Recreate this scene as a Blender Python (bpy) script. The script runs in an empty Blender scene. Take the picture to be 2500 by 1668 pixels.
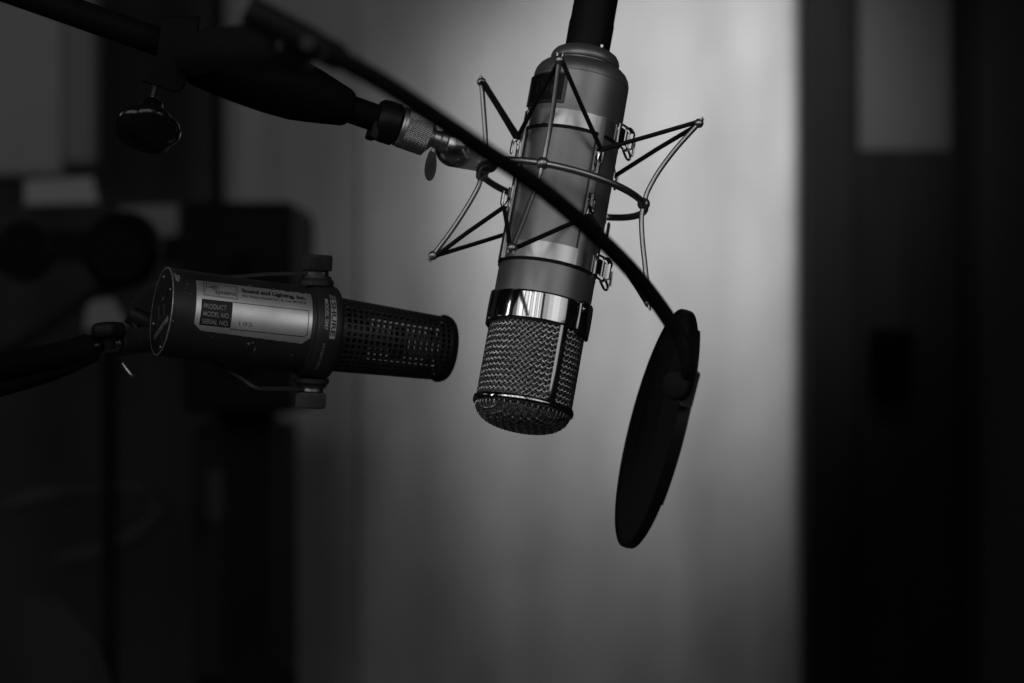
import bpy, math, random
from mathutils import Vector, Matrix
random.seed(7)
S = bpy.context.scene
R = math.radians
CAMZ = 1.40
# ------------------------------------------------------------ camera
LENS, FOCUS = 77.2, 1.254
cam = bpy.data.objects.new('camera', bpy.data.cameras.new('camera'))
S.collection.objects.link(cam)
cam.location = (0, 0, CAMZ); cam.rotation_euler = (R(90), 0, 0)
cam.data.sensor_width = 36; cam.data.lens = LENS
cam.data.clip_start = 0.02; cam.data.clip_end = 60
cam.data.dof.use_dof = True; cam.data.dof.focus_distance = FOCUS; cam.data.dof.aperture_fstop = 4.6
cam.data.dof.aperture_blades = 0
S.camera = cam
K = 36 / LENS / 2500
def at(px, py, Y):                       # photo pixel at depth Y (m) -> world point
    return Vector(((px - 1250) * K * Y, Y, CAMZ - (py - 834) * K * Y))
# ------------------------------------------------------------ world and lamps
w = bpy.data.worlds.new('World'); S.world = w; w.use_nodes = True
w.node_tree.nodes['Background'].inputs[0].default_value = (1, 1, 1, 1)
w.node_tree.nodes['Background'].inputs[1].default_value = 0.002
S.view_settings.view_transform = 'Standard'; S.view_settings.look = 'None'
S.view_settings.exposure = 0; S.view_settings.gamma = 1
def area(name, loc, target, sx, sy, power, spread=180):
    l = bpy.data.lights.new(name, 'AREA'); l.shape = 'RECTANGLE'; l.size = sx; l.size_y = sy; l.energy = power
    l.spread = R(spread)
    o = bpy.data.objects.new(name, l); S.collection.objects.link(o)
    o.location = loc; o.rotation_euler = (Vector(target) - Vector(loc)).to_track_quat('-Z', 'Y').to_euler()
    return o
def spot(name, loc, target, power, size, blend, rad):
    l = bpy.data.lights.new(name, 'SPOT'); l.energy = power; l.spot_size = R(size); l.spot_blend = blend; l.shadow_soft_size = rad
    o = bpy.data.objects.new(name, l); S.collection.objects.link(o)
    o.location = loc; o.rotation_euler = (Vector(target) - Vector(loc)).to_track_quat('-Z', 'Y').to_euler()
    return o
WIN = 1.75
MT = (0.02, 1.27, CAMZ + .08)
# tall window with vertical blinds above and behind the camera at left (bright slats side by side), dimmer fill strips added at right in place of a pale wall's reflection
WY, WS = 0.0, .56                       # plane of the lamp strips, size factor
def lamp_strip(x, wd, h, zc, L):
    x, wd, h, z = .03 + (x - .03) * WS, wd * WS, h * WS, CAMZ + .05 + (zc - .05) * WS
    area('window_and_fill_strip', (x, WY, z), (x, WY + 1.2, z - .30), wd, h, L * wd * h * math.pi * WIN)
for x, wd, L in [(-3.75, 1.2, .10), (-2.80, .50, .50), (-2.18, .62, .9), (-1.52, .42, .62), (-1.10, .24, .9), (-.80, .20, .55), (-.54, .20, .85), (-.30, .16, .5), (-.10, .14, .8), (.10, .16, .45)]:
    lamp_strip(x, wd, 1.75, 1.22, L)
for x, wd, L in [(.62, .44, .24), (1.10, .50, .38), (1.62, .52, .52), (2.16, .54, .50), (2.75, .62, .34), (3.45, .76, .28), (4.25, .80, .22)]:
    lamp_strip(x, wd, 1.6, 1.2, L)
area('side_light', (-2.6, .75, CAMZ + .6), MT, .10, 1.2, 3.0)
spot('wall_spot', (.42, 2.15, CAMZ + .92), at(1690, 440, 3.2), 72, 42, 1.0, .10)

# ------------------------------------------------------------ materials
MATS = {}
def mat(name, col, rough=.5, metal=0., noise=0., nscale=200., bump=0., bscale=600., rnoise=0., alpha=1., coat=0., stretch=None, spec=None):
    if name in MATS: return MATS[name]
    m = bpy.data.materials.new(name); m.use_nodes = True; nt = m.node_tree; b = nt.nodes['Principled BSDF']
    b.inputs['Base Color'].default_value = (col, col, col, 1)
    b.inputs['Roughness'].default_value = rough; b.inputs['Metallic'].default_value = metal
    if coat: b.inputs['Coat Weight'].default_value = coat
    if spec is not None: b.inputs['Specular IOR Level'].default_value = spec
    tc = nt.nodes.new('ShaderNodeTexCoord'); src = tc.outputs['Object']
    if stretch:
        mp = nt.nodes.new('ShaderNodeMapping'); mp.inputs['Scale'].default_value = stretch
        nt.links.new(src, mp.inputs[0]); src = mp.outputs[0]
    def ns(scale, det=4):
        n = nt.nodes.new('ShaderNodeTexNoise'); n.inputs['Scale'].default_value = scale; n.inputs['Detail'].default_value = det
        nt.links.new(src, n.inputs['Vector']); return n
    if noise:
        n = ns(nscale); r = nt.nodes.new('ShaderNodeMapRange')
        r.inputs['From Min'].default_value = .3; r.inputs['From Max'].default_value = .7
        r.inputs['To Min'].default_value = col * (1 - noise); r.inputs['To Max'].default_value = col * (1 + noise)
        nt.links.new(n.outputs['Fac'], r.inputs[0]); nt.links.new(r.outputs[0], b.inputs['Base Color'])
    if rnoise:
        n = ns(nscale * .37, 6); r = nt.nodes.new('ShaderNodeMapRange')
        r.inputs['From Min'].default_value = .3; r.inputs['From Max'].default_value = .7
        r.inputs['To Min'].default_value = max(.02, rough - rnoise); r.inputs['To Max'].default_value = rough + rnoise
        nt.links.new(n.outputs['Fac'], r.inputs[0]); nt.links.new(r.outputs[0], b.inputs['Roughness'])
    if bump:
        n = ns(bscale, 3); u = nt.nodes.new('ShaderNodeBump'); u.inputs['Strength'].default_value = bump; u.inputs['Distance'].default_value = .0003
        nt.links.new(n.outputs['Fac'], u.inputs['Height']); nt.links.new(u.outputs[0], b.inputs['Normal'])
    MATS[name] = m; return m
M_BODY = mat('satin_nickel_paint', .34, .42, .75, noise=.10, nscale=38, rnoise=.07, bump=.05, bscale=2500)
M_BAND = mat('brushed_band_metal', .66, .36, 1., noise=.12, nscale=60, rnoise=.08, bump=.04)
M_CHROME = mat('polished_chrome', .72, .09, 1., rnoise=.02, nscale=40)
M_WIRE = mat('nickel_wire', .55, .36, 1., noise=.1, nscale=25, rnoise=.04)
M_KNURL = mat('knurled_nickel', .5, .36, 1.)
M_GRILLE = mat('grille_wire_metal', .70, .30, 1., noise=.2, nscale=300)
M_RUB = mat('black_rubber', .008, .62, 0, noise=.2, nscale=400, spec=.3)
M_BALL = mat('polished_nickel', .62, .24, 1., noise=.1, nscale=40, rnoise=.06)
M_BLK = mat('black_plastic', .008, .45, 0, bump=.1, spec=.25)
M_BLKG = mat('glossy_black_plastic', .008, .16, 0)
M_BLKP = mat('black_powder_coat', .008, .55, .0, bump=.15, bscale=3000, spec=.2)
M_CLAMP = mat('matt_black_casting', .005, .7, 0, bump=.2, spec=.1)
M_CLOTH = mat('black_mesh_cloth', .015, .85, 0, bump=.4, bscale=4000, spec=.2)
M_CAST = mat('cast_nickel', .62, .42, 1., noise=.12, nscale=50, rnoise=.1, bump=.06, bscale=500)
M_DARK = mat('matt_dark_laminate', .009, .85, 0, noise=.2, nscale=8, spec=.15)
M_SM = mat('worn_charcoal_enamel', .026, .48, 0, noise=.25, nscale=60, rnoise=.08, bump=.1, bscale=3000)
M_SMB = mat('black_enamel', .012, .45, 0, rnoise=.08)
M_LABEL = mat('silver_foil_label', .92, .44, .85, noise=.14, nscale=45, rnoise=.08, bump=.12, bscale=160)
M_INK = mat('black_ink', .012, .5)
M_SILK = mat('grey_silkscreen', .30, .5, noise=.25, nscale=400)
M_WORN = mat('bare_worn_edge', .42, .4, .5, noise=.5, nscale=500)
M_STEEL = mat('dull_steel', .30, .36, 1., noise=.2, nscale=90, rnoise=.08)
def screen_mat(name, scale, dark, lite):
    m = bpy.data.materials.new(name); m.use_nodes = True; nt = m.node_tree; b = nt.nodes['Principled BSDF']
    tc = nt.nodes.new('ShaderNodeTexCoord'); v = nt.nodes.new('ShaderNodeTexVoronoi'); v.inputs['Scale'].default_value = scale
    nt.links.new(tc.outputs['Object'], v.inputs['Vector'])
    r = nt.nodes.new('ShaderNodeMapRange'); r.inputs['From Min'].default_value = .1; r.inputs['From Max'].default_value = .7
    r.inputs['To Min'].default_value = lite; r.inputs['To Max'].default_value = dark
    nt.links.new(v.outputs['Distance'], r.inputs[0]); nt.links.new(r.outputs[0], b.inputs['Base Color'])
    b.inputs['Metallic'].default_value = .8; b.inputs['Roughness'].default_value = .38
    u = nt.nodes.new('ShaderNodeBump'); u.inputs['Strength'].default_value = 1; u.inputs['Distance'].default_value = .0005; u.invert = True
    nt.links.new(v.outputs['Distance'], u.inputs['Height']); nt.links.new(u.outputs[0], b.inputs['Normal'])
    return m
M_FINE = screen_mat('fine_inner_gauze', 1500, .03, .55)

# ------------------------------------------------------------ mesh builder (mm in the parent's frame)
class MB:
    def __init__(s): s.v = []; s.f = []
    def add(s, vs, fs):
        o = len(s.v); s.v += [tuple(p) for p in vs]; s.f += [tuple(i + o for i in f) for f in fs]
    def lathe(s, prof, n=64, a0=0., a1=360., M=None, caps=True):
        """prof: list of (r, z) about local Z; closed ends capped"""
        full = abs(a1 - a0) >= 359.9; k = n if full else n + 1
        vs = []; fs = []
        for r, z in prof:
            for i in range(k):
                t = R(a0 + (a1 - a0) * i / n); vs.append(Vector((r * math.cos(t), r * math.sin(t), z)))
        for j in range(len(prof) - 1):
            for i in range(n if full else n):
                i2 = (i + 1) % k
                if not full and i == n: continue
                fs.append((j * k + i, j * k + i2, (j + 1) * k + i2, (j + 1) * k + i))
        if caps and full:
            if prof[0][0] > 1e-4: fs.append(tuple(range(k))[::-1])
            if prof[-1][0] > 1e-4: fs.append(tuple((len(prof) - 1) * k + i for i in range(k)))
        if M is not None: vs = [M @ v for v in vs]
        s.add(vs, fs); return s
    def tube(s, pts, r, n=10, closed=False, flat=None):
        pts = [Vector(p) for p in pts]; N = len(pts); rr = r if isinstance(r, (list, tuple)) else [r] * N
        vs = []; fs = []; prev = None
        for i, p in enumerate(pts):
            if closed: d = pts[(i + 1) % N] - pts[i - 1]
            else: d = pts[min(i + 1, N - 1)] - pts[max(i - 1, 0)]
            d.normalize()
            if prev is None:
                u = d.orthogonal().normalized()
            else:
                u = (prev - d * prev.dot(d)).normalized()
            prev = u; q = d.cross(u)
            for j in range(n):
                t = 2 * math.pi * j / n
                vs.append(p + rr[i] * (math.cos(t) * u + math.sin(t) * q))
        for i in range(N if closed else N - 1):
            a = i * n; b = ((i + 1) % N) * n
            for j in range(n): fs.append((a + j, a + (j + 1) % n, b + (j + 1) % n, b + j))
        if not closed: fs.append(tuple(range(n))[::-1]); fs.append(tuple((N - 1) * n + j for j in range(n)))
        s.add(vs, fs); return s
    def sphere(s, c, r, n=20, sc=(1, 1, 1), M=None):
        prof = [(max(1e-5, r * math.sin(math.pi * i / n)), -r * math.cos(math.pi * i / n)) for i in range(n + 1)]
        T = Matrix.Translation(Vector(c)) @ (M or Matrix()) @ Matrix.Diagonal((*sc, 1))
        return s.lathe(prof, n * 2, M=T, caps=False)
    def patch(s, fn, u0, u1, v0, v1, nu, nv, th=0.):
        """fn(u,v,h)->point; sheet or slab of thickness th"""
        vs = []; fs = []; W = nu + 1
        layers = [th, 0.] if th else [0.]
        for h in layers:
            for j in range(nv + 1):
                for i in range(nu + 1):
                    vs.append(fn(u0 + (u1 - u0) * i / nu, v0 + (v1 - v0) * j / nv, h))
        L = W * (nv + 1)
        for k in range(len(layers)):
            for j in range(nv):
                for i in range(nu):
                    q = (k * L + j * W + i, k * L + j * W + i + 1, k * L + (j + 1) * W + i + 1, k * L + (j + 1) * W + i)
                    fs.append(q if k == 0 else q[::-1])
        if th:
            ring = [i for i in range(W)] + [j * W + nu for j in range(1, nv + 1)] + [nv * W + i for i in range(nu - 1, -1, -1)] + [j * W for j in range(nv - 1, 0, -1)]
            for a, b in zip(ring, ring[1:] + ring[:1]): fs.append((b, a, a + L, b + L))
        s.add(vs, fs); return s
    def prism(s, poly, h0, h1, M=None, bev=0.):
        """poly in local XY extruded z h0..h1, small chamfer bev"""
        n = len(poly); c = Vector((sum(p[0] for p in poly) / n, sum(p[1] for p in poly) / n))
        def ring(k, z): return [Vector((c.x + (p[0] - c.x) * k, c.y + (p[1] - c.y) * k, z)) for p in poly]
        rad = max((Vector(p[:2]) - c).length for p in poly); k = 1 - bev / rad
        rings = [ring(k, h0), ring(1, h0 + bev), ring(1, h1 - bev), ring(k, h1)] if bev else [ring(1, h0), ring(1, h1)]
        vs = [v for r_ in rings for v in r_]; fs = []
        for j in range(len(rings) - 1):
            for i in range(n): fs.append((j * n + i, j * n + (i + 1) % n, (j + 1) * n + (i + 1) % n, (j + 1) * n + i))
        fs.append(tuple(range(n))[::-1]); fs.append(tuple((len(rings) - 1) * n + i for i in range(n)))
        if M is not None: vs = [M @ v for v in vs]
        s.add(vs, fs); return s
    def box(s, x0, x1, y0, y1, z0, z1, M=None, bev=0.):
        return s.prism([(x0, y0), (x1, y0), (x1, y1), (x0, y1)], z0, z1, M, bev)
    def build(s, name, m, parent=None, smooth=40, unit=.001):
        me = bpy.data.meshes.new(name)
        me.from_pydata([(a * unit, b * unit, c * unit) for a, b, c in s.v], [], s.f)
        me.update()
        import bmesh
        bm = bmesh.new(); bm.from_mesh(me); bmesh.ops.recalc_face_normals(bm, faces=bm.faces); bm.to_mesh(me); bm.free()
        if smooth:
            me.polygons.foreach_set('use_smooth', [True] * len(me.polygons)); me.set_sharp_from_angle(angle=R(smooth))
        me.materials.append(m)
        o = bpy.data.objects.new(name, me); S.collection.objects.link(o)
        if parent: o.parent = parent
        return o
def tag(o, label=None, cat=None, group=None, kind=None):
    if label: o['label'] = label
    if cat: o['category'] = cat
    if group: o['group'] = group
    if kind: o['kind'] = kind
    return o
def empty(name, M, label, cat, group=None):
    o = bpy.data.objects.new(name, None); S.collection.objects.link(o); o.empty_display_size = .02
    o.matrix_world = M; return tag(o, label, cat, group)
def frameM(O, X, Y, Z):
    M = Matrix.Identity(4)
    for i, a in enumerate((X, Y, Z)):
        for j in range(3): M[j][i] = a[j]
    for j in range(3): M[j][3] = O[j]
    return M
def axisM(O, Z, up=Vector((0, 0, 1))):
    Z = Vector(Z).normalized(); X = up.cross(Z)
    if X.length < 1e-3: X = Vector((1, 0, 0)).cross(Z)
    X.normalize(); Y = Z.cross(X); return frameM(O, X, Y, Z)
def seg_axis(p, q): return axisM(Vector(p), Vector(q) - Vector(p))
def smoothpath(P, k=8):
    P = [Vector(p) for p in P]; out = []
    for i in range(len(P) - 1):
        a, b, c, d = P[max(i - 1, 0)], P[i], P[i + 1], P[min(i + 2, len(P) - 1)]
        for j in range(k):
            t = j / k; out.append(.5 * ((2 * b) + (c - a) * t + (2 * a - 5 * b + 4 * c - d) * t * t + (-a + 3 * b - 3 * c + d) * t ** 3))
    out.append(P[-1]); return out
def text_mesh(txt, size, fn, width=None, bold=0., align='LEFT', space=1.):
    """lettering as MB content: fn(u,v) maps text plane (mm) to parent space"""
    cu = bpy.data.curves.new('t', 'FONT'); cu.body = txt; cu.size = size; cu.align_x = align; cu.offset = bold; cu.space_character = space
    o = bpy.data.objects.new('t', cu); S.collection.objects.link(o)
    bpy.context.view_layer.update()
    me = bpy.data.meshes.new_from_object(o.evaluated_get(bpy.context.evaluated_depsgraph_get()))
    k = 1.
    if width:
        xs = [v.co.x for v in me.vertices]; k = width / (max(xs) - min(xs))
    mb = MB(); mb.add([fn(v.co.x * k, v.co.y) for v in me.vertices], [tuple(p.vertices) for p in me.polygons])
    bpy.data.objects.remove(o); bpy.data.curves.remove(cu); bpy.data.meshes.remove(me)
    return mb

# ------------------------------------------------------------ the room (setting)
def quad(name, pts, m, kind='structure', parent=None):
    mb = MB(); mb.add(pts, [(0, 1, 2, 3)]); return tag(mb.build(name, m, parent, smooth=0, unit=1.), kind=kind)
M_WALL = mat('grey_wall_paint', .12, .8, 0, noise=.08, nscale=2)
M_FLOOR = mat('dark_floor_boards', .14, .6, 0, noise=.3, nscale=6)
quad('floor', [(-3, -2.5, 0), (3, -2.5, 0), (3, 3.45, 0), (-3, 3.45, 0)], M_FLOOR)
quad('wall', [(-3, 3.45, 0), (3, 3.45, 0), (3, 3.45, 3), (-3, 3.45, 3)], M_WALL)
# curtain: pale cloth, shallow folds over the lit half and deeper ones to the left; shade is put into the left sections' greys
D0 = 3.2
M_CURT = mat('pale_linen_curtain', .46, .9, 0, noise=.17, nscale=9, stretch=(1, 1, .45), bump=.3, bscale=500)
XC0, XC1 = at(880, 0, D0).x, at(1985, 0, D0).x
def curt(x0, x1, amp, seed):
    def f(u, z, h):
        x = x0 + (x1 - x0) * u
        y = D0 + amp * (math.sin(x * 11 + seed) * .5 + math.sin(x * 27 + seed * 2 + .4 * math.sin(z * 1.3)) * .35 + math.sin(x * 46 + seed * 3 + z * .4) * .16 * (1 + .7 * math.sin(z * 2.3 + x * 5)))
        return (x, y + h, z)
    return f
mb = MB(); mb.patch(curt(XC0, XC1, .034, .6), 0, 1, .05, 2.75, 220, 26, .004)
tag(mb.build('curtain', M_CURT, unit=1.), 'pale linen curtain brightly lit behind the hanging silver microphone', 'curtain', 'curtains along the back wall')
M_CURT_SHADE = mat('curtain_painted_shade', .042, .9, 0, noise=.1, nscale=5, bump=.3, bscale=500)
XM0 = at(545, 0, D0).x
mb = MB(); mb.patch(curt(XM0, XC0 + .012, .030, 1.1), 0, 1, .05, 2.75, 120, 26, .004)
cm = mb.build('curtain', mat('curtain_painted_falloff', .38, .9, 0, noise=.15, nscale=9, stretch=(1, 1, .45), bump=.3, bscale=500), unit=1.); cm.location.y = .012
tag(cm, 'curtain section with light falloff put into its mid grey, between the bright pale curtain and the dark one, above the monitor', 'curtain', 'curtains along the back wall')
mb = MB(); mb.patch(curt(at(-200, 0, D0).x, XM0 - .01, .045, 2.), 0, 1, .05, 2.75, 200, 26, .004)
tag(mb.build('curtain', M_CURT_SHADE, unit=1.), 'folded curtain with its shade put into the dark grey colour at far left, behind the black monitor', 'curtain', 'curtains along the back wall')
# door leaf with frame, vision window and lock box, right of the curtain
DD = 3.08
M_DOOR = mat('dark_stained_door', .0065, .85, 0, spec=.1, noise=.25, nscale=5, stretch=(8, 1, 1))
M_FRAME = mat('dark_door_frame', .0045, .85, 0, spec=.2, noise=.2, nscale=8)
M_PANE = mat('frosted_pane', .030, .8, 0, noise=.15, nscale=4)
dr = empty('door', Matrix.Translation((at(2210, 0, DD).x, DD, 0)), 'dark studio door with a small pane and black lock box at right edge', 'door')
def lx(px): return at(px, 0, DD).x - dr.location.x
def lz(py): return at(0, py, DD).z
H = lz(365)
mb = MB(); mb.box(lx(2090), lx(2340), 0, .045, 0, H, bev=.002)
mb.box(lx(2090), lx(2098), 0, .045, H, H + .75); mb.box(lx(2326), lx(2340), 0, .045, H, H + .75); mb.box(lx(2090), lx(2340), 0, .045, H + .75, H + .95)
mb.build('door_leaf', M_DOOR, dr, unit=1., smooth=0)
MB().box(lx(2098), lx(2326), .018, .026, H, H + .75).build('window_pane', M_PANE, dr, unit=1., smooth=0)
mb = MB(); mb.box(lx(1968), lx(2040), -.03, .06, 0, 2.75, bev=.004); mb.box(lx(2040), lx(2088), .01, .06, 0, 2.75, bev=.003); mb.box(lx(2344), lx(2378), -.03, .06, 0, 2.75, bev=.004)
mb.build('door_frame', M_FRAME, dr, unit=1., smooth=0)
mb = MB(); mb.box(lx(2122), lx(2214), -.045, -.001, lz(958), lz(806), bev=.005)
lb = mb.build('lock_box', mat('black_lock_box', .001, .9, spec=.02), dr, unit=1., smooth=0)
MB().box(lx(2140), lx(2196), -.052, -.0455, lz(930), lz(830), bev=.002).build('lock_cover', MATS['black_lock_box'], lb, unit=1., smooth=0)
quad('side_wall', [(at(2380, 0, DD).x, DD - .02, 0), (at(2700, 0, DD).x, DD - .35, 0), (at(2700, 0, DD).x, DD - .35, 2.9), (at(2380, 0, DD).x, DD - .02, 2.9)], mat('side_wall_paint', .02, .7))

# ------------------------------------------------------------ blurred studio furniture at left
def mblock(mb, px0, px1, py0, py1, D, dep, bev=.006, pad=0):
    a = at(px0, py1, D); b = at(px1, py0, D)
    return mb.box(a.x, b.x, a.y, a.y + dep, a.z, b.z, bev=bev)
# black studio monitor on stand
o = at(575, 1000, 2.55); mon = empty('studio_monitor', Matrix.Translation((o.x, 2.55, 0)), 'tall black studio monitor on its stand behind the side microphone', 'speaker')
T = Matrix.Translation((-o.x, -2.55, 0))
def bl(px0, px1, py0, py1, D, dep, bev, par):
    mb = MB(); a = at(px0, py1, D); b = at(px1, py0, D); L = par.location
    return mb.box(a.x - L.x, b.x - L.x, a.y - L.y, a.y - L.y + dep, a.z - L.z, b.z - L.z, bev=bev)
bl(445, 715, 492, 1010, 2.55, .28, .01, mon).build('cabinet', M_DARK, mon, unit=1., smooth=0)
for (px, py, rpx) in ((580, 860, 88), (580, 640, 42)):
    c = at(px, py, 2.55); r = rpx * K * 2.55
    MB().lathe([(r, 0), (r, -.006), (r * .88, -.006), (r * .82, .002), (r * .3, .03), (1e-5, .02)], 48, M=Matrix.Translation((c.x - o.x, -.002, c.z)) @ Matrix.Rotation(R(-90), 4, 'X') @ Matrix.Scale(-1, 4, (0, 0, 1))).build('speaker_cone', M_CLOTH, mon, unit=1.)
p = at(580, 1010, 2.55); MB().box(-.03 + p.x - o.x, .03 + p.x - o.x, .1, .16, .02, p.z - .001).build('stand_pole', M_DARK, mon, unit=1., smooth=0)
MB().box(p.x - o.x - .15, p.x - o.x + .15, 0, .28, 0, .02).build('stand_base', M_DARK, mon, unit=1., smooth=0)
# equipment rack below/behind at lower left
o = at(620, 1250, 2.95); rk = empty('equipment_rack', Matrix.Translation((o.x, 2.95, 0)), 'black equipment cabinet standing below the monitor at lower left', 'cabinet')
bl(470, 700, 1035, 1668, 2.95, .15, .01, rk).build('cabinet', mat('rack_laminate', .02, .8, spec=.2), rk, unit=1., smooth=0)
mb = MB(); a = at(510, 1270, 2.95); b = at(665, 1150, 2.95); mb.box(a.x - o.x, b.x - o.x, -.012, -.001, a.z, b.z, bev=.002); mb.build('faceplate', mat('rack_faceplate', .018, .5), rk, unit=1., smooth=0)
a = at(470, 1667, 2.95); b = at(700, 1667, 2.95); MB().box(a.x - o.x, b.x - o.x, 0.02, .15, 0, a.z).build('plinth', M_DARK, rk, unit=1., smooth=0)
for (a0_, a1_, y1_, col, lab) in ((-60, 150, 425, .32, 'added pale panel for the lighter streak at the far left edge beside the dark curtain'), (156, 226, 400, .22, 'added narrow grey panel for the weaker streak beside the paler one at far left')):
    p0, p1 = at(a0_, y1_, 3.0), at(a1_, -120, 3.0)  # added panels standing in for the pale vertical streaks
    mb = MB(); mb.box(0, p1.x - p0.x, 0, .05, 0, p1.z - p0.z, bev=.008)
    ob = mb.build('streak_panel', mat('panel_cloth_%d' % int(col * 100), col, .9, 0, noise=.1, nscale=5), None, unit=1., smooth=0); ob.location = p0
    tag(ob, lab, 'acoustic panel', 'added streak panels at the left edge')
# headphones hanging on a hook (round black cups) and a music stand with pale sheets
o = at(300, 610, 2.2); hp = empty('headphones', Matrix.Translation(o), 'round black headphones hanging in the dark behind the side microphone', 'headphones')
r0 = 95 * K * 2.2
cup = Matrix.Rotation(R(100), 4, 'X')
MB().lathe([(1e-5, .03), (r0 * .7, .03), (r0 * .95, .02), (r0, 0), (r0 * .95, -.02), (r0 * .6, -.028), (r0 * .5, -.012), (1e-5, -.012)], 48, M=cup).build('ear_cup', M_CLAMP, hp, unit=1.)
MB().lathe([(1e-5, .02), (r0 * .7, .02), (r0 * .8, 0), (r0 * .6, -.02), (1e-5, -.02)], 40, M=Matrix.Translation((-.11, .05, .0)) @ cup).build('ear_cup', M_CLAMP, hp, unit=1.)
MB().tube(smoothpath([(-.11, .05, .0), (-.20, .06, -.03), (-.27, .05, -.07), (-.24, .04, -.12), (-.12, .02, -.10), (0, 0, -.02)]), .006).build('headband', M_DARK, hp, unit=1.)
o = at(260, 520, 2.75); ms = empty('music_stand', Matrix.Translation((o.x, 2.75, 0)), 'music stand holding two pale sheets at far left edge', 'music stand')
M_SHEET = mat('pale_paper', .36, .8)
bl(60, 440, 560, 640, 2.75, .01, .002, ms).build('desk', M_DARK, ms, unit=1., smooth=0)
MB().tube([(0, .02, .02), (0, .02, at(0, 600, 2.75).z)], .011).build('pole', M_DARK, ms, unit=1.)
mb = MB()
for k in range(3):
    t = R(90 + 120 * k); mb.tube([(0, .02, .16), (.24 * math.cos(t), .02 + .24 * math.sin(t), .008)], .008)
mb.build('tripod', M_DARK, ms, unit=1.)
def polysheet(name, pxs, D, m, dep, label, cat, group=None):
    pts = [at(x, y, D) for x, y in pxs]; c = sum(pts, Vector()) / len(pts)
    mb = MB(); n = len(pts)
    mb.add([p - c for p in pts] + [p - c + Vector((0, dep, 0)) for p in pts], [tuple(range(n)), tuple(range(n, 2 * n))[::-1]] + [(i, (i + 1) % n, n + (i + 1) % n, n + i) for i in range(n)])
    o = mb.build(name, m, None, unit=1., smooth=0); o.location = c
    return tag(o, label, cat, group)
polysheet('paper_sheet', [(60, 440), (225, 432), (240, 495), (60, 500)], 2.74, M_SHEET, .002, 'pale curled sheet at the left edge above the headphones', 'paper', 'loose paper sheets in the background')
polysheet('paper_sheet', [(290, 506), (432, 500), (436, 572), (400, 580), (300, 530)], 2.74, mat('grey_paper', .2, .8), .002, 'grey folded sheet corner beside the dark monitor top', 'paper', 'loose paper sheets in the background')
polysheet('paper_sheet', [(215, 738), (275, 728), (312, 792), (205, 806)], 2.6, mat('dim_paper', .26, .8), .002, 'small dim sheet right above the thumb knob of the dark arm', 'paper', 'loose paper sheets in the background')
# coiled cable hanging low left
o = at(280, 1250, 2.9); pts = smoothpath([at(20, 1230, 2.9), at(120, 1205, 2.9), at(215, 1200, 2.92), at(300, 1190, 2.93), at(365, 1200, 2.92), at(388, 1240, 2.9), at(365, 1282, 2.9), at(310, 1315, 2.9), at(240, 1345, 2.9), at(150, 1365, 2.92)])
tag(MB().tube([p - o for p in pts], 22 * K * 2.9, 14).build('coiled_cable', mat('grey_cable_jacket', .04, .6), unit=1.), 'thick grey cable loop hanging in the dark at lower left', 'cable').location = o
# chair back low left corner
o = at(150, 1560, 1.9); polysheet('chair_back', [(60, 1450), (120, 1475), (215, 1600), (250, 1700), (60, 1700)], 1.9, mat('dark_upholstery', .014, .8), .05, 'slanting dark upholstered chair back in lower left corner', 'chair')
# ------------------------------------------------------------ main microphone frame
def wv(x, y, z): return Vector((x, y, z + CAMZ))
roll, lean = 0.179263511, 0.196378776
def mframe(ox, oy, D, roll, lean):
    a = Vector((math.sin(roll) * math.cos(lean), math.sin(lean), math.cos(roll) * math.cos(lean)))
    e1 = Vector((0, 1, 0)).cross(a).normalized()
    return frameM(at(ox, oy, D), e1, a.cross(e1), a)
MM = mframe(1373.85878, 455., 1.276, roll, lean)
SM_ = mframe(1373.85878, 455., 1.276, .24728, .17215)      # the suspension sits slightly askew
def cyl(r, deg, s): t = R(deg); return Vector((r * math.cos(t), -r * math.sin(t), s))
mic = empty('condenser_microphone', MM, 'large silver condenser microphone hanging upside down, woven wire grille at bottom', 'microphone')
MB().lathe([(26.5, -72), (28.1, -71.5), (28.15, 0), (28.15, 62.0), (27.75, 62.25), (27.75, 62.5), (28.1, 62.8), (28.0, 65), (27.3, 67.6), (25.9, 70), (24.0, 71.8), (22, 72.6), (19.6, 72.9)], 128).build('body', M_BODY, mic, 30)
tc = MB().lathe([(18.6, 72.0), (18.9, 74.2), (19.9, 74.5), (20.4, 75.4), (20.4, 77.0), (19.9, 79), (18.4, 81.2), (16.2, 82.6), (14.6, 83)], 96).build('top_cap', M_BODY, mic, 30)
MB().lathe([(1e-4, 0), (1.6, 0), (1.6, 1.6), (1.1, 2), (1e-4, 2)], 16, M=Matrix.Translation(cyl(16.6, 62, 82)) ).build('cap_screw', M_CHROME, tc)
# maker's plate on the upper left
bd = MB().patch(lambda u, v, h: cyl(28.5 + h, u, v), 108, 168, 42.5, 58.5, 26, 3, .7).build('name_plate', M_BLK, mic, 30)
fm = MB()
for (u0, u1, v0, v1) in ((107.2, 168.8, 58.5, 59.6), (107.2, 168.8, 41.4, 42.5), (107.2, 109.6, 42.5, 58.5), (166.4, 168.8, 42.5, 58.5)):
    fm.patch(lambda u, v, h: cyl(28.2 + h, u, v), u0, u1, v0, v1, 24, 2, 1.5)
fm.build('plate_frame', mat('dark_plate_rim', .09, .35, .8), bd, 30)
rb = MB()
for (u0, u1, v0, v1) in ((116, 119, 46, 54), (122, 125, 46, 52), (128, 130.5, 48, 54), (137, 140, 46, 54), (146, 149, 47, 53), (122, 134, 55.2, 56.2), (140, 152, 55.2, 56.2)):
    rb.patch(lambda u, v, h: cyl(29.2 + h, u, v), u0, u1, v0, v1, 3, 1, .25)
rb.build('raised_emblem', mat('dark_relief', .05, .4, .6), bd, 30)
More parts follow.
